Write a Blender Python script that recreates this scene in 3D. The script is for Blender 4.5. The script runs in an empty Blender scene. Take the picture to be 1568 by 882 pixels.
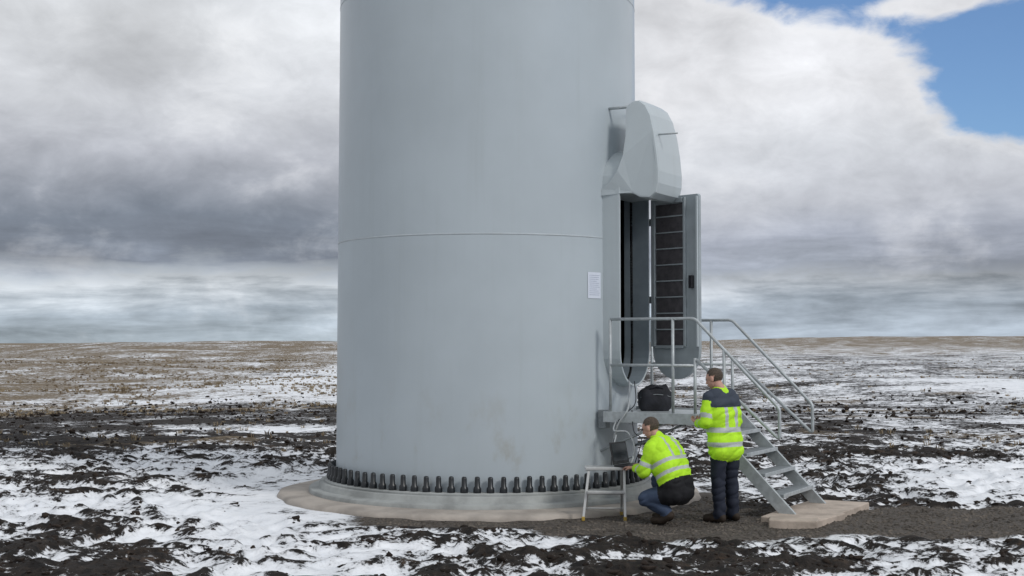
import bpy, bmesh, math, random
import numpy as np
from mathutils import Vector, Matrix
random.seed(4); rng=np.random.default_rng(7)
S=bpy.context.scene; COL=S.collection
S.view_settings.view_transform='Standard'; S.view_settings.look='None'; S.view_settings.exposure=0
# ------------------------------------------------------------------ helpers
class NT:
    def __init__(s,tree): s.t=tree; s.n=tree.nodes; s.l=tree.links
    def node(s,typ,**kw):
        n=s.n.new(typ)
        for k,v in kw.items(): setattr(n,k,v)
        return n
    def put(s,sock,v):
        if hasattr(v,'is_output') or isinstance(v,bpy.types.NodeSocket): s.l.new(v,sock)
        else:
            sock.default_value=v
    def m(s,op,a,b=0.0,c=0.0,clamp=False):
        n=s.node('ShaderNodeMath',operation=op,use_clamp=clamp)
        s.put(n.inputs[0],a); s.put(n.inputs[1],b)
        if op in('MULTIPLY_ADD','COMPARE','SMOOTH_MIN'): s.put(n.inputs[2],c)
        return n.outputs[0]
    def smooth(s,x,a,b):
        n=s.node('ShaderNodeMapRange',interpolation_type='SMOOTHSTEP')
        s.put(n.inputs[0],x); n.inputs[1].default_value=a; n.inputs[2].default_value=b
        return n.outputs[0]
    def noise(s,vec,scale,detail=4,rough=.5,dist=0.0):
        n=s.node('ShaderNodeTexNoise'); s.put(n.inputs['Vector'],vec)
        n.inputs['Scale'].default_value=scale; n.inputs['Detail'].default_value=detail
        n.inputs['Roughness'].default_value=rough; n.inputs['Distortion'].default_value=dist
        return n.outputs['Fac']
    def mix(s,f,a,b,blend='MIX'):
        n=s.node('ShaderNodeMix',data_type='RGBA',blend_type=blend)
        s.put(n.inputs[0],f)
        for i,v in((6,a),(7,b)):
            if isinstance(v,(tuple,list)): v=tuple(v)+(1,) if len(v)==3 else v
            s.put(n.inputs[i],v)
        return n.outputs[2]
    def ramp(s,f,stops):
        n=s.node('ShaderNodeValToRGB'); s.put(n.inputs[0],f); cr=n.color_ramp
        while len(cr.elements)<len(stops): cr.elements.new(.5)
        for e,(p,c) in zip(cr.elements,stops):
            e.position=p; e.color=tuple(c)+(1,)
        return n.outputs[0]
    def comb(s,x,y,z):
        n=s.node('ShaderNodeCombineXYZ')
        for i,v in enumerate((x,y,z)): s.put(n.inputs[i],v)
        return n.outputs[0]
    def scalev(s,v,sc):
        n=s.node('ShaderNodeVectorMath',operation='MULTIPLY'); s.put(n.inputs[0],v); n.inputs[1].default_value=sc
        return n.outputs[0]
    def bump(s,h,st,dist):
        n=s.node('ShaderNodeBump'); n.inputs['Strength'].default_value=st; n.inputs['Distance'].default_value=dist
        s.put(n.inputs['Height'],h); return n.outputs[0]

def newmat(name):
    m=bpy.data.materials.new(name); m.use_nodes=True
    nt=NT(m.node_tree); b=m.node_tree.nodes['Principled BSDF']
    return m,nt,b
def pmat(name,col,rough=.6,var=.15,scale=6,metal=0,bump=0,bdist=.01,bscale=None,spec=.5,col2=None):
    m,nt,b=newmat(name)
    tc=nt.node('ShaderNodeTexCoord').outputs['Object']
    f=nt.noise(tc,scale,6,.6)
    c1=tuple(c*(1-var) for c in col); c2=col2 or tuple(min(1,c*(1+var)) for c in col)
    f2=nt.smooth(f,.3,.7)
    nt.put(b.inputs['Base Color'],nt.mix(f2,c1,c2))
    b.inputs['Roughness'].default_value=rough; b.inputs['Metallic'].default_value=metal
    b.inputs['Specular IOR Level'].default_value=spec
    if bump:
        g=nt.noise(tc,bscale or scale*4,6,.6); nt.put(b.inputs['Normal'],nt.bump(g,bump,bdist))
    return m
def empty(name,loc=(0,0,0)):
    o=bpy.data.objects.new(name,None); o.location=loc; o.empty_display_size=.2; COL.objects.link(o); return o
def mesh_obj(name,verts,faces,mats=(),parent=None,smooth=False):
    me=bpy.data.meshes.new(name); me.from_pydata([tuple(v) for v in verts],[],[tuple(f) for f in faces]); me.update()
    for m in (mats if isinstance(mats,(list,tuple)) else [mats]): me.materials.append(m)
    o=bpy.data.objects.new(name,me); COL.objects.link(o)
    bm=bmesh.new(); bm.from_mesh(me); bmesh.ops.recalc_face_normals(bm,faces=bm.faces); bm.to_mesh(me); bm.free()
    if smooth: me.shade_smooth()
    if parent:
        o.parent=parent; o.matrix_parent_inverse=Matrix.Translation(-parent.location)
    return o
def bev(o,w,seg=2):
    m=o.modifiers.new('b','BEVEL'); m.width=w; m.segments=seg; m.limit_method='ANGLE'; m.angle_limit=math.radians(35); return o
def bake(o):
    bpy.context.view_layer.update()
    dg=bpy.context.evaluated_depsgraph_get(); me=bpy.data.meshes.new_from_object(o.evaluated_get(dg))
    o.modifiers.clear(); o.data=me; return o
def extr(name,out,O,A,B,N,d0,d1,mat,parent=None,bevel=0,seg=2):
    O,A,B,N=map(Vector,(O,A,B,N)); n=len(out)
    v=[O+A*a+B*b+N*d0 for a,b in out]+[O+A*a+B*b+N*d1 for a,b in out]
    f=[list(range(n)),list(range(n,2*n))[::-1]]+[[i,(i+1)%n,n+(i+1)%n,n+i] for i in range(n)]
    o=mesh_obj(name,v,f,mat,parent)
    if bevel: bev(o,bevel,seg)
    return o
def box(name,O,A,B,N,la,lb,ln,mat,parent=None,bevel=.004):
    a,b=la/2,lb/2
    return extr(name,[(-a,-b),(a,-b),(a,b),(-a,b)],O,A,B,N,-ln/2,ln/2,mat,parent,bevel)
def tubes(name,lines,r,mat,parent=None,smooth=True):
    V=[];F=[];K=10
    for pts in lines:
        pts=[Vector(p) for p in pts]; n=len(pts); base=len(V)
        up=None
        for i,p in enumerate(pts):
            if i==0: d=(pts[1]-p).normalized(); dd=d
            elif i==n-1: d=(p-pts[i-1]).normalized(); dd=d
            else:
                a=(p-pts[i-1]).normalized(); b=(pts[i+1]-p).normalized(); d=(a+b).normalized()
            if up is None:
                up=Vector((0,0,1)) if abs(d.z)<.9 else Vector((1,0,0))
            s=d.cross(up)
            if s.length<1e-4: s=d.cross(Vector((1,.3,0)))
            s.normalize(); u=s.cross(d).normalized(); up=u
            k=1.0
            if 0<i<n-1: k=1/max(.5,math.sqrt((1+a.dot(b))/2))
            for j in range(K):
                t=2*math.pi*j/K; V.append(p+(s*math.cos(t)+u*math.sin(t))*r*(1+(k-1)*.5))
        for i in range(n-1):
            for j in range(K):
                a=base+i*K+j; b=base+i*K+(j+1)%K; F.append([a,b,b+K,a+K])
        F.append([base+j for j in range(K)][::-1]); F.append([base+(n-1)*K+j for j in range(K)])
    o=mesh_obj(name,V,F,mat,parent,smooth)
    return o
def lathe(name,prof,cx,cy,seg,mat,parent=None,closed=False,smooth=True,gap=None):
    V=[];F=[];n=len(prof)
    for i in range(seg):
        t=2*math.pi*i/seg
        for r,z in prof: V.append((cx+r*math.sin(t),cy-r*math.cos(t),z))
    for i in range(seg):
        if gap and gap[0]<360*(i+.5)/seg<gap[1]: continue
        for j in range(n if closed else n-1):
            a=i*n+j; b=i*n+(j+1)%n; c=((i+1)%seg)*n+(j+1)%n; d=((i+1)%seg)*n+j
            F.append([a,b,c,d])
    return mesh_obj(name,V,F,mat,parent,smooth)
def arcfillet(p0,p1,p2,r,n=5):
    p0,p1,p2=map(Vector,(p0,p1,p2)); a=(p0-p1).normalized(); b=(p2-p1).normalized()
    s=p1+a*r; e=p1+b*r
    return [(s*(1-t)**2+p1*2*t*(1-t)+e*t*t) for t in [i/n for i in range(n+1)]]
def rounded(pts,r):
    o=[Vector(pts[0])]
    for i in range(1,len(pts)-1): o+=arcfillet(pts[i-1],pts[i],pts[i+1],r)
    o.append(Vector(pts[-1])); return o

# ------------------------------------------------------------------ numpy noise
PERM=rng.permutation(256); PERM=np.concatenate([PERM,PERM]); ANG=rng.random(256)*2*np.pi
GX=np.cos(ANG); GY=np.sin(ANG)
def pn(x,y):
    xi=np.floor(x).astype(np.int64); yi=np.floor(y).astype(np.int64); xf=x-xi; yf=y-yi
    u=xf**3*(xf*(xf*6-15)+10); v=yf**3*(yf*(yf*6-15)+10)
    def g(ix,iy,dx,dy):
        h=PERM[(PERM[ix&255]+iy)&255]; return GX[h]*dx+GY[h]*dy
    a=g(xi,yi,xf,yf); b=g(xi+1,yi,xf-1,yf); c=g(xi,yi+1,xf,yf-1); d=g(xi+1,yi+1,xf-1,yf-1)
    return ((a+(b-a)*u)*(1-v)+(c+(d-c)*u)*v)*1.5
def sst(x,a,b):
    t=np.clip((x-a)/(b-a),0,1); return t*t*(3-2*t)
AX,AY=-.33,17.5
def gravel_mask(x,y):
    wob=pn(x*.7+9,y*.7)*.35+pn(x*3,y*3+5)*.12
    band=sst(1.15+wob*.8-np.abs(y-14.75),-.15,.25)*sst(x,-.2,.8)
    d=np.hypot(x-AX,y-AY)
    ring=sst(3.35+wob*.5-d,-.1,.2)*sst(x,-2.2,-1.2)*sst(17.5-y,-.5,.5)
    return np.maximum(band,ring)
def relief(x,y,sp=0.0):
    h=0; 
    wx=x+pn(x*.6,y*.6+40)*.5; wy=y+pn(x*.6+70,y*.6)*.5
    for f,a in((.35,.20),(.9,.30),(2.1,.42),(4.7,.38),(9.3,.26)):
        w=np.clip(1.6-3.0*sp*f,0,1); h=h+a*w*pn(wx*f+f*13,wy*f)
    return h
def ground_h(x,y,sp=0.0,rel=None):
    x=np.asarray(x,float); y=np.asarray(y,float)
    if rel is None: rel=relief(x,y,sp)
    d=np.hypot(x-AX,y-AY); flat=sst(d,2.9,4.0)*(1-gravel_mask(x,y))
    far=sst(np.hypot(x,y),22,70)
    h=flat*(rel*.16-.02)
    h=h+far*(pn(x*.05,y*.05)*.55+pn(x*.013+5,y*.013)*1.0-.25)+.03*pn(x*4,y*4)*gravel_mask(x,y)*.5
    h=h+2.2*np.exp(-((x+32)/38)**2-((y-185)/60)**2)
    h=h+7.0*np.exp(-((x-340)/240)**2-((y-950)/260)**2)+1.5*np.exp(-((x+120)/60)**2-((y-330)/90)**2)
    return h

# ------------------------------------------------------------------ materials
def tower_paint(name,base,dirt=True):
    m,nt,b=newmat(name)
    geo=nt.node('ShaderNodeNewGeometry').outputs['Position']
    n1=nt.noise(geo,.9,5,.55)
    st=nt.noise(nt.scalev(geo,(5,5,.22)),1.6,6,.6)
    c=nt.mix(nt.smooth(n1,.3,.7),tuple(x*.96 for x in base),tuple(x*1.04 for x in base))
    c=nt.mix(nt.m('MULTIPLY',nt.smooth(st,.5,.85),.25),c,(base[0]*.78,base[1]*.76,base[2]*.72))
    if dirt:
        sep=nt.node('ShaderNodeSeparateXYZ'); nt.put(sep.inputs[0],geo)
        low=nt.m('SUBTRACT',1.0,nt.smooth(sep.outputs[2],.2,1.9))
        blot=nt.smooth(nt.noise(nt.scalev(geo,(1,1,.6)),2.3,7,.65),.52,.72)
        c=nt.mix(nt.m('MULTIPLY',nt.m('MULTIPLY',low,blot),.5),c,(.27,.23,.16))
    nt.put(b.inputs['Base Color'],c)
    b.inputs['Roughness'].default_value=.33
    nt.put(b.inputs['Normal'],nt.bump(nt.noise(nt.scalev(geo,(1,1,.5)),2.0,3,.5),.12,.02))
    return m
M_tower=tower_paint('tower_paint',(.43,.48,.51))
M_hood=tower_paint('hood_paint',(.47,.52,.54),False)
M_dark=pmat('tower_interior_shade',(.012,.013,.015),.8)  # near-black colour stands in for the unlit inside of a grey tower
M_seam=pmat('seam_paint',(.42,.46,.48),.5,.08)
M_conc=pmat('concrete',(.36,.32,.28),.9,.22,2.2,bump=.5,bdist=.02,bscale=25)
M_grout=pmat('grout_concrete',(.30,.31,.30),.85,.22,3,bump=.4,bdist=.01,bscale=30)
M_slab=pmat('slab_concrete',(.42,.35,.29),.9,.25,3,bump=.5,bdist=.02,bscale=20)
M_cap=pmat('black_plastic_cap',(.012,.014,.016),.35,.2)
M_galv=pmat('galvanised_steel',(.42,.45,.46),.5,.14,14,metal=.35)
M_galvd=pmat('galvanised_grating',(.22,.24,.25),.6,.2,14,metal=.3)
M_alu=pmat('aluminium',(.55,.55,.54),.38,.1,10,metal=.5)
M_door=pmat('door_paint',(.33,.37,.39),.5,.1,4)
M_reveal=pmat('door_reveal_dark',(.20,.24,.27),.5,.1,4)  # darker tone for the inner faces of the collar
M_doordark=pmat('door_grille',(.075,.07,.075),.6,.25,12,bump=.3,bscale=120)
M_paper=pmat('paper',(.66,.70,.78),.5,.03)
M_ink=pmat('printed_text',(.38,.42,.52),.6,.2,60)
M_blk=pmat('black_fabric',(.014,.015,.02),.85,.4,10,bump=.5,bscale=40)
M_lap=pmat('laptop_plastic',(.018,.018,.02),.4,.1)
M_scr=pmat('laptop_screen',(.02,.025,.03),.15,.1)
M_yel=pmat('yellow_plastic',(.40,.27,.05),.5,.15)
M_hose=pmat('grey_hose',(.33,.35,.36),.6,.15)

# ------------------------------------------------------------------ world
def build_world(sun_el,sun_az):
    w=bpy.data.worlds.new('World'); S.world=w; w.use_nodes=True
    nt=NT(w.node_tree); bg=w.node_tree.nodes['Background']
    sky=nt.node('ShaderNodeTexSky',sky_type='NISHITA'); sky.sun_disc=False
    sky.sun_elevation=sun_el; sky.sun_rotation=sun_az; sky.altitude=400; sky.air_density=1.0; sky.dust_density=.6; sky.ozone_density=2.0
    d=nt.node('ShaderNodeTexCoord').outputs['Generated']
    sep=nt.node('ShaderNodeSeparateXYZ'); nt.put(sep.inputs[0],d)
    x,y,z=sep.outputs
    u=nt.m('ARCTAN2',x,y); v=z
    C=nt.comb(u,nt.m('MULTIPLY',v,1.7),0.3)
    C2=nt.comb(u,nt.m('MULTIPLY',v,6.0),1.3)
    n1=nt.noise(C,6.5,10,.56,.25); n2=nt.noise(C,19,9,.6,.3); nb=nt.noise(C,3.2,4,.5); n3=nt.noise(C2,9,8,.6,.2)
    def ce(n,k): return nt.m('MULTIPLY',nt.m('SUBTRACT',n,.5),k)
    def add(*a):
        r=a[0]
        for k in a[1:]: r=nt.m('ADD',r,k)
        return r
    near=nt.m('SUBTRACT',1.0,nt.smooth(v,.045,.11))
    wr=add(ce(nb,.025),ce(n1,.06),ce(n2,.02))
    wr=nt.m('MULTIPLY',wr,nt.smooth(v,0.0,.11))
    wr=nt.m('ADD',wr,nt.m('MULTIPLY',ce(n3,.055),near))
    vw=nt.m('MULTIPLY',nt.m('ADD',v,wr),3.0,clamp=True)
    L=[(0,(.36,.42,.47)),(.07,(.38,.44,.50)),(.105,(.46,.51,.56)),(.135,(.54,.58,.62)),(.16,(.38,.42,.47)),(.19,(.185,.21,.255)),(.26,(.20,.23,.28)),(.33,(.31,.335,.385)),(.41,(.46,.48,.53)),(.51,(.60,.62,.66)),(.70,(.67,.69,.72)),(1,(.58,.61,.65))]
    R=[(0,(.36,.42,.49)),(.08,(.40,.46,.53)),(.13,(.50,.54,.59)),(.175,(.34,.375,.44)),(.225,(.36,.39,.46)),(.30,(.48,.50,.55)),(.42,(.60,.62,.66)),(.55,(.68,.69,.72)),(.75,(.68,.69,.72)),(1,(.58,.61,.65))]
    uf=nt.smooth(nt.m('ADD',u,ce(n1,.1)),-.05,.12)
    cl=nt.mix(uf,nt.ramp(vw,L),nt.ramp(vw,R))
    det=nt.m('ADD',1.03,ce(n2,.65))
    det=nt.m('MULTIPLY',det,nt.m('ADD',1.0,ce(n1,.55)))
    det=nt.m('MULTIPLY',det,nt.m('ADD',1.0,nt.m('MULTIPLY',ce(n3,2.0),near)))
    def gs(u0,v0,a,b,amp):
        p=nt.m('POWER',nt.m('ABSOLUTE',nt.m('DIVIDE',nt.m('SUBTRACT',u,u0),a)),2.0)
        q=nt.m('POWER',nt.m('ABSOLUTE',nt.m('DIVIDE',nt.m('SUBTRACT',v,v0),b)),2.0)
        return nt.m('MULTIPLY',nt.m('EXPONENT',nt.m('MULTIPLY',nt.m('ADD',p,q),-1.0)),amp)
    br=add(gs(-.13,.24,.06,.05,.22),gs(.21,.18,.06,.05,.26),gs(.33,.13,.06,.02,.14),gs(-.29,.215,.06,.03,-.22),gs(.36,.055,.09,.018,-.38),gs(.17,.21,.018,.03,-.16),gs(.24,.085,.06,.015,.12),gs(.155,.066,.04,.012,-.15))
    det=nt.m('MULTIPLY',det,nt.m('ADD',1.0,br))
    cl=nt.mix(1.0,cl,nt.comb(det,det,det),'MULTIPLY')
    cl=nt.mix(1.0,cl,(10,10,10),'MULTIPLY')
    hole=add(gs(.275,.285,.125,.050,1.35),gs(.39,.185,.085,.055,1.35),gs(-.9,.5,.3,.2,.7),gs(2.2,.5,.5,.3,.8),gs(.315,.243,.06,.010,-.65),gs(.235,.185,.065,.05,-.5),gs(.37,.12,.08,.02,-.5),
             ce(n1,1.7),ce(n2,.8))
    edge=nt.m('MULTIPLY',nt.smooth(hole,.0,.3),.20)
    cl=nt.mix(edge,cl,(8.4,8.4,8.5))
    hf=nt.smooth(hole,.26,.62)
    skc=nt.mix(1.0,sky.outputs[0],(.72,.90,1.12),'MULTIPLY')
    out=nt.mix(nt.m('MULTIPLY',hf,.97),cl,skc)
    nt.put(bg.inputs[0],out); bg.inputs[1].default_value=.105
EL=math.radians(36); sd=Vector((.62,-.62,0)).normalized()*math.cos(EL)+Vector((0,0,math.sin(EL)))
build_world(EL,math.atan2(sd.x,sd.y))
sl=bpy.data.lights.new('sun','SUN'); sl.energy=1.45; sl.angle=math.radians(12); sl.color=(1,.97,.92)
so=bpy.data.objects.new('sun',sl); COL.objects.link(so); so.rotation_euler=(-sd).to_track_quat('-Z','Y').to_euler(); so.location=(10,-10,20)

# ------------------------------------------------------------------ ground
def axis_vals(lo,hi,step,lim_lo,lim_hi,g):
    mid=list(np.arange(lo,hi+1e-6,step)); a=[];p=lo;s=step
    while p>lim_lo: s*=g; p-=s; a.append(p)
    b=[];p=mid[-1];s=step
    while p<lim_hi: s*=g; p+=s; b.append(p)
    return np.array(a[::-1]+mid+b)
xs=axis_vals(-8,9,.045,-4000,4000,1.035); ys=axis_vals(10,24,.045,-400,5000,1.022)
XX,YY=np.meshgrid(xs,ys); SPX=np.gradient(xs)[None,:]+0*XX; SPY=np.gradient(ys)[:,None]+0*XX
SP=np.maximum(SPX,SPY)
REL=relief(XX,YY,SP); ZZ=ground_h(XX,YY,SP,REL)
def zones(x,y):
    grav=gravel_mask(x,y)
    d=np.hypot(x-AX,y-AY)
    lf=pn(x*.045+3,y*.045)*.9
    left=sst(-x,-2,6)
    g=sst(y,50,60+0*y)*sst(-x+lf*14,4,16)
    g=np.maximum(g,.75*sst(y,150,300))
    g=np.maximum(g,.35*sst(y,60,120))
    g=np.maximum(g,.55*sst(pn(x*.25,y*.25+20),.25,.5)*sst(y,18,30))
    b=0.06+0*x
    b=b+.50*np.exp(-((x+3.1)/1.5)**2-((y-16.2)/1.9)**2)
    b=b+.50*np.exp(-((x-6.8)/2.4)**2-((y-19.2)/2.4)**2)
    b=b+.06*sst(-x,3,6)*sst(24-y,0,5)
    b=b-.32*sst(y,23,28)*(1-sst(y,48,58))*left
    b=b-.06*sst(y,24,30)*(1-sst(y,60,90))*(1-left)
    b=b+.65*np.exp(-((x+5.8)/1.9)**2-((y-32)/2.0)**2)
    b=b+.5*np.exp(-((x-24)/5)**2-((y-62)/7)**2)
    b=b-.06*sst(13.6-y,0,1.6)
    b=b-.18*sst(y,52,64)*sst(-x,10,22)
    b=b+.36*np.exp(-((x+12)/8)**2-((y-95)/40)**2)
    b=b-.22*sst(y,300,700)
    b=b-.28*np.exp(-((y-12.9-.25*(x+5))/.35)**2)*sst(-x,2.5,4)
    b=b-.25*np.exp(-((x+5)/1.6)**2-((y-14.4)/.5)**2)
    b=b+pn(x*.35+30,y*.35)*.24+pn(x*.1,y*.12+9)*.15
    return grav,g,b
GR,GG,BB=zones(XX,YY)
ny,nx=XX.shape
me=bpy.data.meshes.new('ground')
co=np.stack([XX,YY,ZZ],-1).reshape(-1,3).astype(np.float32)
idx=np.arange(nx*ny).reshape(ny,nx)
q=np.stack([idx[:-1,:-1],idx[:-1,1:],idx[1:,1:],idx[1:,:-1]],-1).reshape(-1,4)
me.vertices.add(len(co)); me.vertices.foreach_set('co',co.ravel())
me.loops.add(q.size); me.loops.foreach_set('vertex_index',q.ravel().astype(np.int32))
me.polygons.add(len(q)); me.polygons.foreach_set('loop_start',(np.arange(len(q))*4).astype(np.int32))
me.update(calc_edges=True); me.shade_smooth()
for nm,a in(('relief',REL),('gravel',GR),('grass',GG),('snowbias',BB)):
    at=me.attributes.new(nm,'FLOAT','POINT'); at.data.foreach_set('value',a.ravel().astype(np.float32))
ground=bpy.data.objects.new('ground',me); COL.objects.link(ground)
m,nt,b=newmat('moorland_ground')
P=nt.node('ShaderNodeNewGeometry').outputs['Position']
def attr(n): return nt.node('ShaderNodeAttribute',attribute_name=n).outputs['Fac']
sepP=nt.node('ShaderNodeSeparateXYZ'); nt.put(sepP.inputs[0],P)
Pf=nt.comb(sepP.outputs[0],sepP.outputs[1],0.0)
nA=nt.noise(Pf,1.9,12,.68,.4); nB=nt.noise(Pf,7.5,9,.7,.3); nC=nt.noise(Pf,.2,8,.65,.3); nF=nt.noise(Pf,30,5,.7)
val=nt.m('ADD',nt.m('MULTIPLY',nt.m('SUBTRACT',nA,.5),2.0),nt.m('MULTIPLY',nt.m('SUBTRACT',nB,.5),1.9))
val=nt.m('ADD',val,nt.m('MULTIPLY',nt.m('SUBTRACT',nC,.5),1.2))
val=nt.m('ADD',val,nt.m('MULTIPLY',nt.m('SUBTRACT',nF,.5),.7))
val=nt.m('ADD',val,attr('snowbias'))
val=nt.m('SUBTRACT',val,nt.m('MULTIPLY',attr('relief'),.85))
snow=nt.smooth(val,-.05,.10)
grav=attr('gravel')
snow=nt.m('MULTIPLY',snow,nt.m('SUBTRACT',1.0,nt.smooth(nt.m('ADD',grav,nt.m('MULTIPLY',nt.m('SUBTRACT',nB,.5),1.2)),.25,.55)))
peat=nt.mix(nt.smooth(nB,.35,.7),(.010,.008,.007),(.045,.034,.026))
peat=nt.mix(nt.smooth(nt.noise(Pf,2.2,6,.7),.56,.7),peat,(.085,.055,.035))
grass=nt.mix(nt.smooth(nB,.3,.7),(.09,.065,.04),(.30,.235,.155))
gm=nt.smooth(nt.m('ADD',attr('grass'),nt.m('MULTIPLY',nt.m('SUBTRACT',nA,.5),.9)),.3,.6)
dry=nt.mix(gm,peat,grass)
vor=nt.node('ShaderNodeTexVoronoi'); nt.put(vor.inputs['Vector'],Pf); vor.inputs['Scale'].default_value=28
gcol=nt.mix(nt.smooth(nt.noise(Pf,24,5,.7),.35,.7),(.045,.038,.032),(.15,.125,.105))
gcol=nt.mix(.45,gcol,nt.mix(vor.outputs['Color'],(.03,.026,.022),(.20,.175,.15)))
dry=nt.mix(nt.smooth(grav,.25,.5),dry,gcol)
sn=nt.mix(nt.smooth(nA,.35,.65),(.78,.80,.83),(.88,.89,.91))
slush=nt.smooth(val,.0,.45)
sn=nt.mix(nt.m('MULTIPLY',nt.m('SUBTRACT',1.0,slush),.40),sn,(.38,.37,.37))
sn=nt.mix(nt.m('MULTIPLY',nt.smooth(nF,.5,.8),.25),sn,(.35,.32,.30))
nt.put(b.inputs['Base Color'],nt.mix(snow,dry,sn))
b.inputs['Specular IOR Level'].default_value=.25
nt.put(b.inputs['Roughness'],nt.m('ADD',.8,nt.m('MULTIPLY',snow,-.15)))
hh=nt.m('ADD',nt.m('MULTIPLY',snow,.6),nt.m('MULTIPLY',nt.m('ADD',nB,nF),nt.m('SUBTRACT',1.3,snow)))
nt.put(b.inputs['Normal'],nt.bump(hh,.7,.05))
me.materials.append(m)

# peat clods (one mesh)
M_clod=pmat('peat',(.026,.019,.015),.9,.5,3,bump=.6,bdist=.02,bscale=30,spec=.2)
ico=bmesh.new(); bmesh.ops.create_icosphere(ico,subdivisions=1,radius=1)
iv=np.array([v.co[:] for v in ico.verts]); if_=np.array([[v.index for v in f.verts] for f in ico.faces]); ico.free()
def scatter_clods(n):
    yy=np.concatenate([rng.uniform(10.5,24,n//2),rng.uniform(24,60,n-n//2)]); xx=rng.uniform(-1,1,n)*(yy*.42+1)
    rel=relief(xx,yy,.05); g,_,bb=zones(xx,yy)
    d=np.hypot(xx-AX,yy-AY)
    k=(rel-bb*.9+rng.normal(0,.14,n)>.05)&(g<.1)&(d>3.3); return xx[k],yy[k]
cx,cy=scatter_clods(24000); cz=ground_h(cx,cy,.05)
nC_=len(cx); sz=(.006+.026*rng.random(nC_)**3.0)*(1+(cy-12)*.022)
V=iv[None]*(1+.45*rng.normal(0,1,(nC_,len(iv),1)))
V=V*np.stack([rng.uniform(.8,1.8,nC_),rng.uniform(.8,1.5,nC_),rng.uniform(.6,1.1,nC_)],-1)[:,None,:]*sz[:,None,None]
V=V+np.stack([cx,cy,cz+sz*.1],-1)[:,None,:]
Fq=(if_[None]+np.arange(nC_)[:,None,None]*len(iv)).reshape(-1,3)
def fast(name,V,F,mat):
    me=bpy.data.meshes.new(name); V=V.reshape(-1,3).astype(np.float32); k=F.shape[1]
    me.vertices.add(len(V)); me.vertices.foreach_set('co',V.ravel())
    me.loops.add(F.size); me.loops.foreach_set('vertex_index',F.ravel().astype(np.int32))
    me.polygons.add(len(F)); me.polygons.foreach_set('loop_start',(np.arange(len(F))*k).astype(np.int32))
    me.update(calc_edges=True); me.materials.append(mat); o=bpy.data.objects.new(name,me); COL.objects.link(o); return o
fast('peat_clods',V,Fq,M_clod)
# gravel stones
M_stone=pmat('gravel_stone',(.11,.095,.08),.9,.5,2,spec=.2)
n=14000; gx=rng.uniform(-3,9,n); gy=rng.uniform(13.2,17,n); d=np.hypot(gx-AX,gy-AY)
k=(gravel_mask(gx,gy)>.4)&(d>2.85); gx=gx[k]; gy=gy[k]; gz=ground_h(gx,gy,.05); n=len(gx)
sz=.007+.016*rng.random(n)**2
V=iv[None]*(1+.3*rng.normal(0,1,(n,len(iv),1)))*sz[:,None,None]*np.array([1.2,1,.7])+np.stack([gx,gy,gz],-1)[:,None,:]
fast('gravel',V,(if_[None]+np.arange(n)[:,None,None]*len(iv)).reshape(-1,3),M_stone)
# dry grass tufts
def tufts(name,tx,ty,h,nb,mat,wid=.02):
    tz=ground_h(tx,ty,.1)-.02; N=len(tx); vs=[];
    a=rng.uniform(0,2*np.pi,(N,nb)); lean=rng.uniform(.2,1.0,(N,nb)); hh=h[:,None]*rng.uniform(.5,1,(N,nb))
    bx=tx[:,None]+np.cos(a)*h[:,None]*.5*rng.random((N,nb)); by=ty[:,None]+np.sin(a)*h[:,None]*.5*rng.random((N,nb)); bz=tz[:,None]+0*a
    w=(wid*(1+ty/40))[:,None]; pa=rng.uniform(0,np.pi,(N,nb)); px=np.cos(pa)*w; py=np.sin(pa)*w
    t1=np.stack([bx-px,by-py,bz],-1); t2=np.stack([bx+px,by+py,bz],-1)
    mx=bx+np.cos(a)*lean*hh*.35; my=by+np.sin(a)*lean*hh*.35; mz=bz+hh*.7
    m1=np.stack([mx-px*.6,my-py*.6,mz],-1); m2=np.stack([mx+px*.6,my+py*.6,mz],-1)
    ex=bx+np.cos(a)*lean*hh; ey=by+np.sin(a)*lean*hh; ez=bz+hh*(1-.45*lean)
    e=np.stack([ex,ey,ez],-1)
    V=np.stack([t1,t2,m1,m2,e],2).reshape(-1,5,3)
    F=(np.array([[0,1,3],[0,3,2],[2,3,4]])[None]+np.arange(len(V))[:,None,None]*5).reshape(-1,3)
    fast(name,V,F,mat)
M_gr=pmat('dry_grass',(.24,.18,.12),.9,.35,.25,spec=.1,col2=(.36,.29,.19))
n=9000; ty=rng.uniform(46,135,n); tx=-rng.uniform(-.05,.45,n)*ty+rng.normal(0,2,n)
n2=2600; ty2=rng.uniform(24,140,n2); tx2=rng.uniform(-.42,.45,n2)*ty2
tx=np.concatenate([tx,tx2]); ty=np.concatenate([ty,ty2])
k=pn(tx*.12,ty*.12)+pn(tx*.5,ty*.3)*.6+rng.normal(0,.15,len(tx))>.0; tx=tx[k];ty=ty[k]
tufts('grass_tufts',tx,ty,rng.uniform(.06,.20,len(tx)),12,M_gr,.007)

# ------------------------------------------------------------------ tower
PH=math.radians(60); nn=Vector((math.sin(PH),-math.cos(PH),0)); tt=Vector((math.cos(PH),math.sin(PH),0)); UZ=Vector((0,0,1)); AXV=Vector((AX,AY,0))
def D(w,r,z): return AXV+nn*r+tt*w+UZ*z
tower=empty('wind_turbine_tower',(AX,AY,0))
zo=[.23]+[.5+.5*i for i in range(14)]+[9,12,16,22,30]
Ro=lambda z: 2.0-.0035*z
prof=[(Ro(z),z) for z in zo]+[(Ro(z)-.035,z) for z in zo[::-1]]
shell=lathe('tower_shell',prof,AX,AY,160,[M_tower],None,closed=True)
def stadium(hw,z0,z1,n=14):
    o=[]
    for i in range(n+1):
        a=math.pi+math.pi*i/n; o.append((hw*math.cos(a),z0+hw+hw*math.sin(a)))
    for i in range(n+1):
        a=math.pi*i/n; o.append((hw*math.cos(a),z1-hw+hw*math.sin(a)))
    return o
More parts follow.
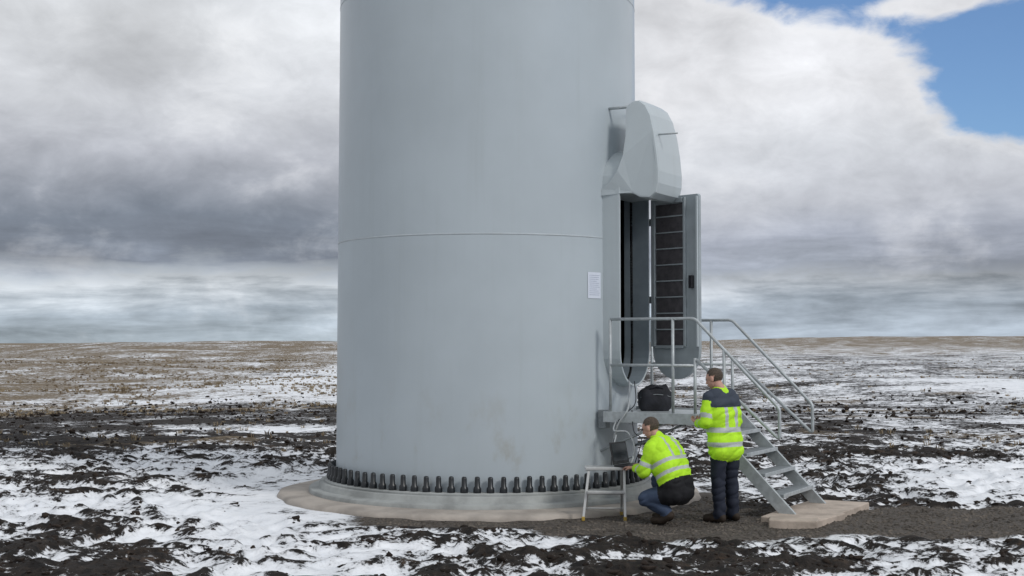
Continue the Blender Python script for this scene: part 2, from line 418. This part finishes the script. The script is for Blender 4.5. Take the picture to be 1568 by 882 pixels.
cut=extr('cutter',stadium(.42,1.48,4.39),AXV,tt,UZ,nn,1.4,2.4,M_dark)
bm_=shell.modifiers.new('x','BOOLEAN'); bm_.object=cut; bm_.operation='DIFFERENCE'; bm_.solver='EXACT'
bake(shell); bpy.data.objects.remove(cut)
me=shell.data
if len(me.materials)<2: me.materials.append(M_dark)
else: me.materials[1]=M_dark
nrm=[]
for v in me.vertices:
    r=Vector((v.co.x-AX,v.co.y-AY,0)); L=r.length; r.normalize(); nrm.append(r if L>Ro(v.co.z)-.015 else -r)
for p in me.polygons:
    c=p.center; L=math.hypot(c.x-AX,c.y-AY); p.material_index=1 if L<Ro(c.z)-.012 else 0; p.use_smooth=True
me.normals_split_custom_set_from_vertices([tuple(x) for x in nrm])
shell.parent=tower; shell.matrix_parent_inverse=Matrix.Translation(-tower.location)
lathe('tower_top_cap',[(.01,30),(Ro(30)-.01,30)],AX,AY,64,M_dark,tower)
for z in(3.30,6.44,9.6):
    R=Ro(z); lathe('weld_seam',[(R-.01,z-.012),(R+.002,z-.010),(R+.003,z),(R+.002,z+.010),(R-.01,z+.012)],AX,AY,160,M_seam,tower,gap=(47.5,72.5) if z<4 else None)
lathe('base_flange',[(1.9,.235),(2.15,.235),(2.155,.225),(2.155,.19),(1.9,.19)],AX,AY,160,M_grout,tower)
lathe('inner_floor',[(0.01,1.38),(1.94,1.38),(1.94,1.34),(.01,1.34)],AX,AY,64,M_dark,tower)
# door collar
oo=stadium(.45,1.45,4.42); ii=stadium(.42,1.48,4.39); n=len(oo)
V=[D(a,1.82,z) for a,z in oo]+[D(a,2.17,z) for a,z in oo]+[D(a,2.17,z) for a,z in ii]+[D(a,1.82,z) for a,z in ii]
F=[]
for k in range(4):
    for i in range(n):
        j=(i+1)%n; a=k*n; b2=((k+1)%4)*n; F.append([a+i,a+j,b2+j,b2+i])
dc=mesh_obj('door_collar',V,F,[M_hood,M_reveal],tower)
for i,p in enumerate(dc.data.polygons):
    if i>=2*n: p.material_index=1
bev(dc,.006)
# hood
hp=[(2.24,4.93),(2.24,4.55),(2.215,4.30),(2.15,4.12),(2.05,3.99),(1.93,3.90),(1.93,3.82),(2.2,3.84),(2.33,3.83),(2.42,3.78),(2.55,3.77),(2.63,3.83),(2.66,3.95),(2.665,4.1),(2.64,4.35),(2.60,4.6),(2.55,4.8),(2.48,4.93),(2.40,4.99),(2.32,4.99)]
HV=[];HF=[];N=len(hp)
lv=[(-.43,0.90),(-.425,.97),(-.39,1.0),(-.2,1.01),(0,1.015),(.2,1.01),(.39,1.0),(.425,.97),(.43,.90)]
for w,sc in lv:
    for r,z in hp:
        cr,cz=2.3,4.35
        f=max(0,(r-2.25)/.43); wz=max(0,(z-4.5)/.5)
        k=sc if (r>2.2) else 1.0
        tail=1.10 if r<2.16 else (1.05 if r<2.23 and z<4.4 else 1.0)
        HV.append(D(w*tail*(1-.12*f-.10*wz),cr+(r-cr)*(k if r>cr else 1),cz+(z-cz)*(1-(1-k)*.6)))
for i in range(len(lv)-1):
    for j in range(N):
        a=i*N+j;b2=i*N+(j+1)%N; HF.append([a,b2,b2+N,a+N])
HF.append(list(range(N))); HF.append([ (len(lv)-1)*N+j for j in range(N)][::-1])
h=mesh_obj('door_hood',HV,HF,M_hood,tower); bev(h,.022,3)
tubes('hood_rod',[[D(-.25,2.55,4.56),D(-.25,2.86,4.56)]],.011,M_galv,tower)
tubes('hood_brackets',[[D(-.3,1.9,4.93),D(-.3,2.3,4.93)],[D(.3,1.9,4.93),D(.3,2.3,4.93)]],.018,M_galv,tower)
# door leaf, swung open on the far jamb
DH=D(.47,2.19,0); da=math.radians(48); DA=Vector((math.cos(da),-math.sin(da),0)); DN=Vector((-math.sin(da),-math.cos(da),0))
def leafpoly(inset=0):
    W=.80; z0=1.53+inset; z1=3.86-inset; a0=.03+inset; a1=W-inset; o=[(a1-.02,z1),(a0+.02,z1),(a0,z1-.02)]
    cxm=(a0+a1)/2; hw=(a1-a0)/2
    for i in range(15):
        a=math.pi+math.pi*i/14; o.append((cxm+hw*math.cos(a),z0+hw+hw*.98*math.sin(a)))
    o.append((a1,z1-.02)); return o
leaf=extr('door_leaf',leafpoly(),DH,DA,UZ,DN,-.03,.02,M_door,tower,.006)
def fr(nm,pts,d1,mat): return extr(nm,pts,DH,DA,UZ,DN,.021,d1,mat,tower,.004)
fr('door_panel',[(.10,1.97),(.56,1.97),(.56,3.76),(.10,3.76)],.028,M_doordark)
fr('door_frame_l',[(.035,1.95),(.095,1.95),(.095,3.83),(.035,3.83)],.055,M_door)
fr('door_frame_r',[(.565,1.95),(.60,1.95),(.60,3.83),(.565,3.83)],.050,M_door)
fr('door_frame_edge',[(.765,1.95),(.795,1.95),(.795,3.83),(.765,3.83)],.045,M_hood)
fr('door_frame_t',[(.10,3.77),(.56,3.77),(.56,3.83),(.10,3.83)],.055,M_door)
fr('door_frame_b',[(.10,1.93),(.56,1.93),(.56,1.965),(.10,1.965)],.055,M_door)
for i in range(8):
    z=2.16+.205*i; fr('door_rib',[(.10,z),(.56,z),(.56,z+.016),(.10,z+.016)],.045,M_door)
for z in(3.55,2.55):
    box('hinge',DH+DA*.0+UZ*z+nn*.0,DA,UZ,DN,.12,.09,.05,M_galvd,tower)
box('door_lock',DH+DA*.70+UZ*2.76+DN*.05,DA,UZ,DN,.05,.16,.05,M_blk,tower)
# bolts
V=[];F=[]
def cap_at(x,y,z,V,F,ang):
    K=10; pr=[(.047,0),(.047,.045),(.043,.06),(.032,.075),(.031,.165),(.026,.183),(.012,.189)]
    b0=len(V)
    for r,h in pr:
        for j in range(K):
            t=2*math.pi*j/K+ang; V.append((x+r*math.cos(t),y+r*math.sin(t),z+h))
    for i in range(len(pr)-1):
        for j in range(K):
            a=b0+i*K+j; c=b0+i*K+(j+1)%K; F.append([a,c,c+K,a+K])
    F.append([b0+(len(pr)-1)*K+j for j in range(K)])
NB=84
for i in range(NB):
    t=2*math.pi*(i+.5)/NB; cap_at(AX+2.075*math.sin(t),AY-2.075*math.cos(t),.236+random.uniform(-.003,.003),V,F,t+random.random())
bo=mesh_obj('anchor_bolt_caps',V,F,M_cap,tower,True)
# notice sheet
ns=empty('notice_sheet',(1.0,16.0,2.7))
pa=math.radians(42.3)
def curvedsheet(nm,a0,a1,z0,z1,off,mat):
    V=[];F=[]
    for i in range(7):
        aa=pa+(a0+(a1-a0)*i/6)/2.0
        for z in(z0,z1): V.append((AX+(Ro(z)+off)*math.sin(aa),AY-(Ro(z)+off)*math.cos(aa),z))
    for i in range(6): F.append([2*i,2*i+2,2*i+3,2*i+1])
    return mesh_obj(nm,V,F,mat,ns)
curvedsheet('sheet',-.112,.112,2.545,2.865,.006,M_paper)
for i in range(11):
    z=2.83-.024*i; curvedsheet('text_line',-.09,.09-(.05 if i%4==3 else .01*(i%3)),z-.006,z,.008,M_ink)

# foundation
fo=empty('concrete_foundation',(AX,AY,0))
lathe('grout_ring',[(1.9,.205),(2.20,.205),(2.215,.195),(2.22,.135),(2.235,.13),(2.34,.125),(2.35,.115),(2.355,.05)],AX,AY,160,M_grout,fo)
V=[];seg=160
prof=[(2.3,.075),(2.68,.06),(2.73,.045),(2.75,.01),(2.76,-.15)]
def wob(t,r): return r+ (.03*math.sin(3*t+1)+.018*math.sin(11*t)+.012*math.sin(23*t+2)+.10*max(0,math.sin(t-.1))**4)*(1 if r>2.5 else 0)
for i in range(seg):
    t=2*math.pi*i/seg
    for r,z in prof: rr=wob(t,r); V.append((AX+rr*math.sin(t),AY-rr*math.cos(t),z+(.004*math.sin(17*t) if r>2.5 else 0)))
F=[]
for i in range(seg):
    for j in range(len(prof)-1):
        a=i*5+j; c=((i+1)%seg)*5+j; F.append([a,a+1,c+1,c])
mesh_obj('foundation_plinth',V,F,M_conc,fo,True)

# ------------------------------------------------------------------ stairs and platform
st=empty('access_stairs',tuple(D(0,3.2,0)))
W=.62; PZ=1.15; R0=2.03; R1=3.25
box('platform_deck',D(0,(R0+.06+R1)/2,PZ-.015),nn,tt,UZ,R1-R0-.06,2*W-.10,.03,M_galv,st)
for s in(-1,1):
    box('platform_beam',D(s*W,(R0+R1)/2,PZ-.05),nn,tt,UZ,R1-R0,.05,.13,M_galv,st)
box('platform_end',D(0,R1+.02,PZ-.05),nn,tt,UZ,.04,2*W-.06,.12,M_galv,st)
for s in(-1,1):
    tubes('platform_brace',[[D(s*.5,1.9,.66),D(s*.55,2.8,PZ-.1)]],.016,M_galv,st)
    box('bracket_plate',D(s*.55,2.0,PZ-.08),nn,tt,UZ,.10,.12,.22,M_galvd,st)
sl_dir=(D(0,4.34,.04)-D(0,3.25,PZ)); sl_len=sl_dir.length; sld=sl_dir.normalized(); sln=tt.cross(sld).normalized()
for s in(-1,1):
    box('stringer',(D(s*W*.93,3.27,PZ-.06)+D(s*W*.93,4.36,.02))/2+UZ*.02,sld,tt,sln,sl_len+.06,.045,.14,M_galv,st)
for i in range(4):
    k=(i+1)/5; r=3.25+1.09*k; z=PZ+(.04-PZ)*k+.0
    box('tread',D(0,r+.02,z),nn,tt,UZ,.22,2*W*.93-.06,.03,M_galvd,st)
    box('tread_nosing',D(0,r+.135,z-.002),nn,tt,UZ,.012,2*W*.93-.06,.045,M_galv,st)
rl=[]
for s in(-1,1):
    top=[D(s*W,2.12,2.285),D(s*W,3.22,2.285),D(s*W,4.24,1.25),D(s*W,4.24,.90),D(s*W,3.24,1.80)]
    rl.append(rounded(top,.05))
    rl.append([D(s*W,2.12,PZ-.05),D(s*W,2.12,2.285)])
    rl.append([D(s*W,2.94,PZ-.05),D(s*W,2.94,2.285)])
    rl.append([D(s*W,2.12,1.73),D(s*W,3.22,1.73)])
    rl.append([D(s*W,3.22,PZ-.05),D(s*W,3.22,1.82)])
rl.append([D(-W,3.58,.85),D(-W,3.58,1.92)])
tubes('handrails',rl,.019,M_galv,st)
# slabs
sb=empty('concrete_slab',tuple(D(0,4.5,0)))
extr('slab',[(-.36,-.95),(.30,-.99),(.38,-.2),(.33,-.15),(.35,.95),(-.33,.92),(-.37,.1)],D(0,4.48,0),nn,tt,UZ,-.1,.07,M_slab,sb,.012)
sb2=empty('concrete_slab',tuple(D(-.9,4.4,0)))
extr('slab',[(-.22,-.17),(.30,-.20),(.33,.16),(-.2,.19)],D(-.98,4.42,0)+Vector((.02,-.08,0)),(nn*.9+tt*.3).normalized(),(tt*.9-nn*.3).normalized(),UZ,-.1,.085,M_slab,sb2,.015)

# ------------------------------------------------------------------ bag
bg=empty('tool_bag',(1.8,16.4,PZ))
bm=bmesh.new(); bmesh.ops.create_icosphere(bm,subdivisions=4,radius=1)
from mathutils import noise as mn
for v in bm.verts:
    c=v.co; sx=math.copysign(abs(c.x)**.7,c.x); sy=math.copysign(abs(c.y)**.7,c.y); sz=math.copysign(abs(c.z)**.75,c.z)
    p=Vector((sx*.215,sy*.14,max(sz,-.75)*.18)); p*=1+.12*mn.noise(p*9); p.z+=.03*mn.noise(p*14)
    v.co=p+Vector((1.80,16.38,PZ+.135))
me=bpy.data.meshes.new('bag_body'); bm.to_mesh(me); bm.free(); me.shade_smooth(); me.materials.append(M_blk)
o=bpy.data.objects.new('bag_body',me); COL.objects.link(o); o.parent=bg; o.matrix_parent_inverse=Matrix.Translation(-bg.location)
tubes('bag_handles',[[(1.70,16.30,PZ+.24),(1.73,16.27,PZ+.29),(1.8,16.26,PZ+.31),(1.87,16.27,PZ+.29),(1.90,16.30,PZ+.24)]],.012,M_blk,bg)
tubes('bag_zip',[[(1.60,16.30,PZ+.17),(1.7,16.255,PZ+.20),(1.8,16.245,PZ+.21),(1.9,16.255,PZ+.20),(2.0,16.30,PZ+.17)]],.004,M_galvd,bg)

# ------------------------------------------------------------------ step stool
ss=empty('step_stool',(1.07,14.95,0))
TZ=.575
box('top',(1.07,14.95,TZ),(1,0,0),(0,1,0),UZ,.48,.26,.035,M_alu,ss,.008)
def leg(a,b2,nm='leg',w=.028):
    a,b2=Vector(a),Vector(b2); dd=(b2-a); L=dd.length; dd.normalize(); s=Vector((0,1,0)); s=(s-dd*s.dot(dd)).normalized(); t2=dd.cross(s)
    return box(nm,(a+b2)/2,dd,s,t2,L,.022,w,M_alu,ss,.003)
fl=(.80,14.76,.03); frr=(1.27,14.74,.03); bl=(.86,15.22,.03); br_=(1.27,15.24,.03)
leg((.87,14.85,TZ-.01),fl); leg((1.27,14.85,TZ-.01),frr); leg((.88,15.05,TZ-.01),bl); leg((1.26,15.05,TZ-.01),br_)
box('mid_step',(1.055,14.80,.32),(1,0,0),(0,1,0),UZ,.42,.16,.03,M_alu,ss,.006)
tubes('cross_bars',[[(.87,15.14,.26),(1.27,15.15,.26)],[(.82,14.78,.14),(1.27,14.77,.14)]],.009,M_alu,ss)
for p in(fl,frr,bl,br_): box('foot',(p[0],p[1],.025),(1,0,0),(0,1,0),UZ,.036,.032,.05,M_yel,ss,.008)
# laptop
lp=empty('laptop',(1.3,14.95,.6))
LF=Vector((-.8,.6,0)); LR=Vector((.6,.8,0)); LO=Vector((1.345,14.93,TZ+.020))
box('base',LO+UZ*.012,LR,LF,UZ,.33,.23,.022,M_lap,lp)
th=math.radians(12); SU=(UZ*math.cos(th)+LF*math.sin(th)); SN=SU.cross(LR).normalized()
hin=LO+LF*.12+UZ*.025
box('lid',hin+SU*.125,LR,SU,SN,.34,.25,.012,M_lap,lp)
sgn=1 if SN.dot(LF)<0 else -1
box('screen',hin+SU*.13+SN*sgn*.008,LR,SU,SN,.30,.20,.003,M_scr,lp,.001)
# cables
cb=empty('cable',(1.3,15.8,0))
def bez(pts,n=10):
    pts=[Vector(p) for p in pts]; P=[pts[0]]+pts+[pts[-1]]; o=[]
    for i in range(1,len(P)-2):
        for k in range(n):
            t=k/n; a,b2,c,d=P[i-1],P[i],P[i+1],P[i+2]
            o.append(.5*((2*b2)+(c-a)*t+(2*a-5*b2+4*c-d)*t*t+(3*b2-a-3*c+d)*t**3))
    o.append(pts[-1]); return o
tubes('grey_hose',[bez([D(-.25,2.2,1.52),D(-.42,2.28,1.40),D(-.62,2.35,1.2),D(-.70,2.25,1.0),D(-.68,2.18,.72),(1.30,15.5,.62),(1.40,15.2,.68),(1.36,15.1,.60)])],.012,M_hose,cb)
tubes('grey_hose_loop',[bez([D(-.60,2.2,1.08),(1.22,15.7,.95),(1.38,15.65,.93),(1.45,15.55,.75),(1.38,15.45,.60),(1.26,15.4,.58),(1.2,15.45,.75),(1.24,15.6,.9)])],.010,M_hose,cb)
tubes('black_cable',[bez([D(-.1,2.2,1.52),D(-.3,2.3,1.25),D(-.64,2.25,1.08),D(-.7,2.2,.8),(1.18,15.55,.5),(1.25,15.3,.55),(1.33,15.12,.60)]),
   bez([D(-.5,2.35,1.18),(1.45,15.6,.95),(1.52,15.45,.88),(1.5,15.3,.8),(1.42,15.12,.62)])],.006,M_blk,cb)

# ------------------------------------------------------------------ people
def fab(name,col,rough=.75,var=.1,bump=.35,emit=0):
    return pmat(name,col,rough,var,9,bump=bump,bdist=.006,bscale=22,spec=.25)
M_hv=fab('hi_vis_yellow',(.46,.80,.03),.7,.10,.5); M_refl=fab('reflective_tape',(.46,.49,.48),.4,.06,.1); M_navy=fab('navy_yoke',(.045,.055,.075))
M_trn=fab('navy_trousers',(.018,.022,.036)); M_jean=fab('blue_jeans',(.045,.065,.11)); M_seat=fab('black_overtrousers',(.012,.012,.014))
M_boot=fab('brown_boots',(.035,.025,.018)); M_skin=pmat('skin',(.50,.28,.21),.55,.06,20); M_hair=pmat('short_brown_hair',(.075,.055,.04),.8,.4,60,bump=.8,bscale=120)
M_eye=pmat('eye',(.02,.02,.02),.2); M_lip=pmat('lips',(.35,.14,.11),.5)
def cap_geo(p0,r0,p1,r1,K=18,H=5):
    p0=Vector(p0);p1=Vector(p1); d=p1-p0; L=d.length
    if L<1e-5: d=Vector((0,0,1)); L=0
    d=d.normalized() if L else Vector((0,0,1))
    s=d.cross(Vector((0,0,1)) if abs(d.z)<.9 else Vector((1,0,0))).normalized(); u=s.cross(d)
    V=[];F=[]; rings=[]
    for i in range(1,H+1):
        a=-math.pi/2+math.pi/2*i/H; rings.append((p0+d*(r0*math.sin(a)),r0*math.cos(a)))
    for i in range(0,H):
        a=math.pi/2*i/H; rings.append((p1+d*(r1*math.sin(a)),r1*math.cos(a)))
    V.append(p0-d*r0)
    for c,r in rings:
        for j in range(K):
            t=2*math.pi*j/K; V.append(c+(s*math.cos(t)+u*math.sin(t))*r)
    V.append(p1+d*r1); R_=len(rings)
    for j in range(K):
        F.append([0,1+(j+1)%K,1+j]); F.append([len(V)-1,1+(R_-1)*K+j,1+(R_-1)*K+(j+1)%K])
    for i in range(R_-1):
        for j in range(K):
            a=1+i*K+j;b2=1+i*K+(j+1)%K; F.append([a,b2,b2+K,a+K])
    return V,F
def ell_geo(c,ax,rad,K=20,H=14):
    V=[];F=[]; c=Vector(c)
    for i in range(H+1):
        a=-math.pi/2+math.pi*i/H
        for j in range(K):
            t=2*math.pi*j/K; V.append(c+ax[0]*(rad[0]*math.cos(a)*math.cos(t))+ax[1]*(rad[1]*math.cos(a)*math.sin(t))+ax[2]*(rad[2]*math.sin(a)))
    V2=[V[0]]; 
    for i in range(1,H): V2+=V[i*K:(i+1)*K]
    V2.append(V[-1])
    for j in range(K):
        F.append([0,1+(j+1)%K,1+j]); F.append([len(V2)-1,1+(H-2)*K+j,1+(H-2)*K+(j+1)%K])
    for i in range(H-2):
        for j in range(K):
            a=1+i*K+j;b2=1+i*K+(j+1)%K; F.append([a,b2,b2+K,a+K])
    return V2,F
def remeshed(name,geos,vox,sm,parent,mats):
    V=[];F=[]
    for v,f in geos:
        b0=len(V); V+=v; F+=[[i+b0 for i in q] for q in f]
    me=bpy.data.meshes.new(name); me.from_pydata([tuple(v) for v in V],[],F); me.update()
    o=bpy.data.objects.new(name,me); COL.objects.link(o)
    bm=bmesh.new(); bm.from_mesh(me); bmesh.ops.recalc_face_normals(bm,faces=bm.faces); bm.to_mesh(me); bm.free()
    r=o.modifiers.new('r','REMESH'); r.mode='VOXEL'; r.voxel_size=vox; r.use_smooth_shade=True
    s=o.modifiers.new('s','SMOOTH'); s.factor=.5; s.iterations=sm
    bake(o); o.data.name=name; o.data.materials.clear()
    for m in mats: o.data.materials.append(m)
    o.parent=parent; o.matrix_parent_inverse=Matrix.Translation(-parent.location); o.data.shade_smooth()
    return o
def person(name,org,F2,bones,headc,headaxes,hands,labelf,mats,extra_hv=None):
    P=empty(name,org); org=Vector(org); Fv=Vector((F2[0],F2[1],0)).normalized(); Rv=Vector((Fv.y,-Fv.x,0))
    L=lambda p: org+Rv*p[0]+Fv*p[1]+UZ*p[2]
    geos=[cap_geo(L(a),ra,L(b2),rb) for _,a,ra,b2,rb in bones]
    body=remeshed('body',geos,.009,7,P,mats); me=body.data
    n=len(me.vertices); co=np.empty(n*3,np.float32); me.vertices.foreach_get('co',co); co=co.reshape(-1,3)
    nrm=np.array([v.normal[:] for v in me.vertices]); 
    for i in range(n):
        p=Vector(co[i].tolist()); k=mn.noise(Vector((p.x*4.5+p.z*2,p.y*4.5,p.z*10-p.x*4)))
        w=(min(abs(k),.4)-.18)*.034
        co[i]+=nrm[i]*w
    me.vertices.foreach_set('co',co.ravel()); me.update()
    cen=np.array([p.center[:] for p in me.polygons])
    loc=cen-np.array(org); s=loc@np.array(Rv); f=loc@np.array(Fv); z=loc[:,2]
    Q=np.stack([s,f,z],-1); best=np.full(len(Q),9e9); lab=np.zeros(len(Q),int); tp=np.zeros(len(Q))
    for k,(nm,a,ra,b2,rb) in enumerate(bones):
        a=np.array(a,float);b3=np.array(b2,float);d=b3-a;LL=max(1e-9,d@d)
        t=np.clip((Q-a)@d/LL,0,1); dist=np.linalg.norm(Q-(a+t[:,None]*d),axis=1)-(ra+(rb-ra)*t)
        m_=dist<best; best[m_]=dist[m_]; lab[m_]=k; tp[m_]=t[m_]
    names=[b_[0] for b_ in bones]
    mi=[labelf(names[lab[i]],tp[i],s[i],f[i],z[i]) for i in range(len(Q))]
    me.polygons.foreach_set('material_index',np.array(mi,np.int32))
    # head
    hs,hf,hu=headaxes
    wv=lambda v: (Rv*v[0]+Fv*v[1]+UZ*v[2]).normalized()
    hf=wv(hf); hs=wv(hs); hu=hs.cross(hf).normalized(); hs=hf.cross(hu).normalized(); hc=L(headc); ax=(hs,hf,hu)
    def H(a,b2,c): return hc+hs*a+hf*b2+hu*c
    g=[ell_geo(H(0,-.008,.025),ax,(.077,.096,.092)),ell_geo(H(0,.022,-.035),ax,(.062,.066,.075)),ell_geo(H(0,.045,-.075),ax,(.034,.034,.032)),
       cap_geo(H(0,.086,.012),.010,H(0,.100,-.026),.013),ell_geo(H(0,.075,.032),ax,(.05,.018,.012)),
       ell_geo(H(.080,-.005,-.005),(hs,hf,hu),(.012,.020,.032)),ell_geo(H(-.080,-.005,-.005),(hs,hf,hu),(.012,.020,.032)),
       cap_geo(H(0,-.02,-.06),.054,H(0,-.05,-.15),.056),cap_geo(H(-.018,.084,-.052),.008,H(.018,.084,-.052),.008),
       ell_geo(H(0,-.016,.034),ax,(.081,.096,.092))]
    head=remeshed('head',g,.005,2,P,[M_skin,M_hair]); 
    for p in head.data.polygons:
        q=p.center-hc; a,b2,c=q.dot(hs),q.dot(hf),q.dot(hu)
        hair=(c>.066) or (b2<-.012 and c>-.035 and not(abs(a)>.076 and c<.03)) or (b2<.025 and c>.035)
        if b2>.055 and c<.085: hair=False
        p.material_index=1 if hair else 0
    for sg in(-1,1):
        v,f_=ell_geo(H(sg*.031,.085,.012),ax,(.013,.008,.007)); mesh_obj('eye',v,f_,M_eye,P,True)
    v,f_=cap_geo(H(-.022,.092,-.053),.004,H(.022,.092,-.053),.004); mesh_obj('mouth',v,f_,M_lip,P,True)
    for wr,dr,pnm,ts,curl in hands:
        w=L(wr); d=wv(dr); pnv=wv(pnm); sd_=d.cross(pnv).normalized()*ts; pnv=(sd_.cross(d)*ts).normalized()
        if pnv.dot(wv(pnm))<0: pnv=-pnv
        g=[cap_geo(w-d*.04,.028,w+d*.01,.026)]
        for k,o_ in enumerate((-.028,-.010,.009,.027)):
            kn=w+d*(.088-.004*abs(k-1.3))-sd_*o_*-1
            g.append(cap_geo(w+d*.015+sd_*o_*.7,.016,kn,.0125))
            ln=(.040,.045,.042,.034)[3-k]; a=curl*.5; cur=kn; 
            for seg_ in range(3):
                dv=(d*math.cos(a)+pnv*math.sin(a)); nx_=cur+dv*ln*(1,.7,.55)[seg_]; g.append(cap_geo(cur,.0095-.001*seg_,nx_,.0088-.001*seg_)); cur=nx_; a+=curl
        tb=w+d*.025+sd_*.030; t1=tb+(d*.6+sd_*.7+pnv*.3).normalized()*.04; t2=t1+(d*.85+sd_*.1+pnv*.5).normalized()*.032
        g+= [cap_geo(tb,.015,t1,.012),cap_geo(t1,.011,t2,.009)]
        remeshed('hand',g,.004,1,P,[M_skin])
    return P

# standing worker -------------------------------------------------
b=[]
def add(n,a,ra,c,rc): b.append((n,a,ra,c,rc))
for s in(-1,1):
    add('leg',(s*.095,-.01,.90),.105,(s*.105,.01,.49),.083); add('shin',(s*.105,.01,.49),.083,(s*.11,-.02,.13),.068)
    add('cuff',(s*.11,-.02,.13),.068,(s*.11,-.01,.08),.070)
    add('boot',(s*.11,-.055,.052),.048,(s*.13,.05,.050),.050); add('boot',(s*.13,.05,.050),.050,(s*.145,.15,.042),.042)
add('leg',(-.08,-.01,.93),.12,(.08,-.01,.93),.12)
LEAN=lambda z: (-.03*(z-.8), .10*(z-.8)-.02)
for z,hw,r in((.80,.09,.135),(.90,.10,.135),(1.0,.09,.132),(1.1,.095,.135),(1.2,.105,.14),(1.3,.12,.136),(1.37,.115,.116)):
    dx,df=LEAN(z); add('torso',(-hw+dx,df,z),r,(hw+dx,df,z),r)
dx,df=LEAN(1.42)
add('collar',(dx,df,1.42),.10,(dx,df+.03,1.475),.078)
for s in(-1,1):
    sh=(s*.185+dx,df,1.375); el=(s*.255+dx,df-.01,1.105); wr=(s*.10+dx,df+.24,1.09)
    add('uarm',sh,.082,el,.066); add('farm',el,.064,wr,.050)
def lab1(n,t,s,f,z):
    if n in('leg','shin','cuff'): return 3
    if n=='boot': return 4
    if n=='collar': return 2 if z<1.43 else 0
    if n=='uarm':
        if t<.12: return 2
        if .62<t<.80: return 1
        return 0
    if n=='farm': return 1 if .45<t<.62 else 0
    if .845<z<.895 or 1.005<z<1.06: return 1
    if z>1.28: return 2
    if z>1.04 and .055<abs(s-LEAN(z)[0])<.105: return 1
    return 0
person('worker',(2.385,14.70,0),(-.62,.78),b,(-.05,.105,1.592),((1,.25,0),(-.35,1,-.30),(0,.3,1)),
  [((-.10-.02,.285,1.09),(.25,1,.15),(.6,0,1),1,.5),((.08-.02,.285,1.09),(-.25,1,.15),(-.6,0,1),-1,.5)],lab1,[M_hv,M_refl,M_navy,M_trn,M_boot])
# crouching worker ------------------------------------------------
b=[]
hipL=(-.11,-.14,.36); hipR=(.11,-.14,.36)
add('seat',(-.10,-.13,.36),.15,(.10,-.13,.36),.15); add('seat',(-.09,-.09,.44),.142,(.09,-.09,.44),.142)
add('thigh',hipL,.125,(-.20,.15,.28),.088); add('shin',(-.20,.15,.28),.084,(-.15,-.08,.15),.062)
add('boot',(-.145,-.12,.115),.048,(-.15,-.03,.052),.050); add('boot',(-.15,-.03,.055),.050,(-.16,.07,.042),.042)
add('thigh',hipR,.125,(.20,.22,.44),.088); add('shin',(.20,.22,.44),.082,(.15,.10,.12),.062)
add('boot',(.15,.06,.055),.050,(.16,.24,.042),.044)
spine=[(0,-.12,.46,.115,.14),(0,-.085,.55,.11,.148),(0,-.045,.63,.12,.152),(0,-.005,.71,.135,.152),(0,.035,.79,.14,.142),(0,.06,.845,.125,.118)]
for x,f,z,hw,r in spine: add('torso',(-hw,f,z),r,(hw,f,z),r)
add('collar',(0,.085,.885),.10,(0,.125,.94),.078)
add('uarm',(-.21,.06,.83),.088,(-.265,.13,.58),.070); add('farm',(-.265,.13,.58),.068,(-.14,.30,.60),.050)
add('uarm',(.21,.06,.83),.088,(.27,.17,.60),.070); add('farm',(.27,.17,.60),.066,(.13,.34,.62),.050)
def lab2(n,t,s,f,z):
    if n=='seat' : return 3
    if n=='thigh': return 3 if t<.45 else 5
    if n=='shin': return 5
    if n=='boot': return 4
    if n=='collar': return 0
    if n=='uarm': return 1 if .60<t<.78 else 0
    if n=='farm': return 1 if .35<t<.52 else 0
    k=(z*.86+f*.5)
    if k<.35: return 3
    if .42<k<.46 or .54<k<.582: return 1
    if k>.56 and .07<abs(s)<.115: return 1
    return 0
person('worker',(1.715,14.56,0),(-.80,.60),b,(-.02,.19,1.045),((1,.1,0),(-.1,1,-.38),(0,.4,1)),
  [((-.125,.335,.602),(.25,1,.05),(0,0,-1),1,.35),((.115,.375,.622),(-.2,1,-.05),(0,0,-1),-1,.35)],lab2,[M_hv,M_refl,M_navy,M_seat,M_boot,M_jean])

# ------------------------------------------------------------------ camera
cd=bpy.data.cameras.new('camera'); cam=bpy.data.objects.new('camera',cd); COL.objects.link(cam)
cam.location=(0,0,2.0); cam.rotation_euler=(math.radians(92.4),0,0); cd.sensor_width=36; cd.lens=45.9; cd.clip_end=20000
S.camera=cam
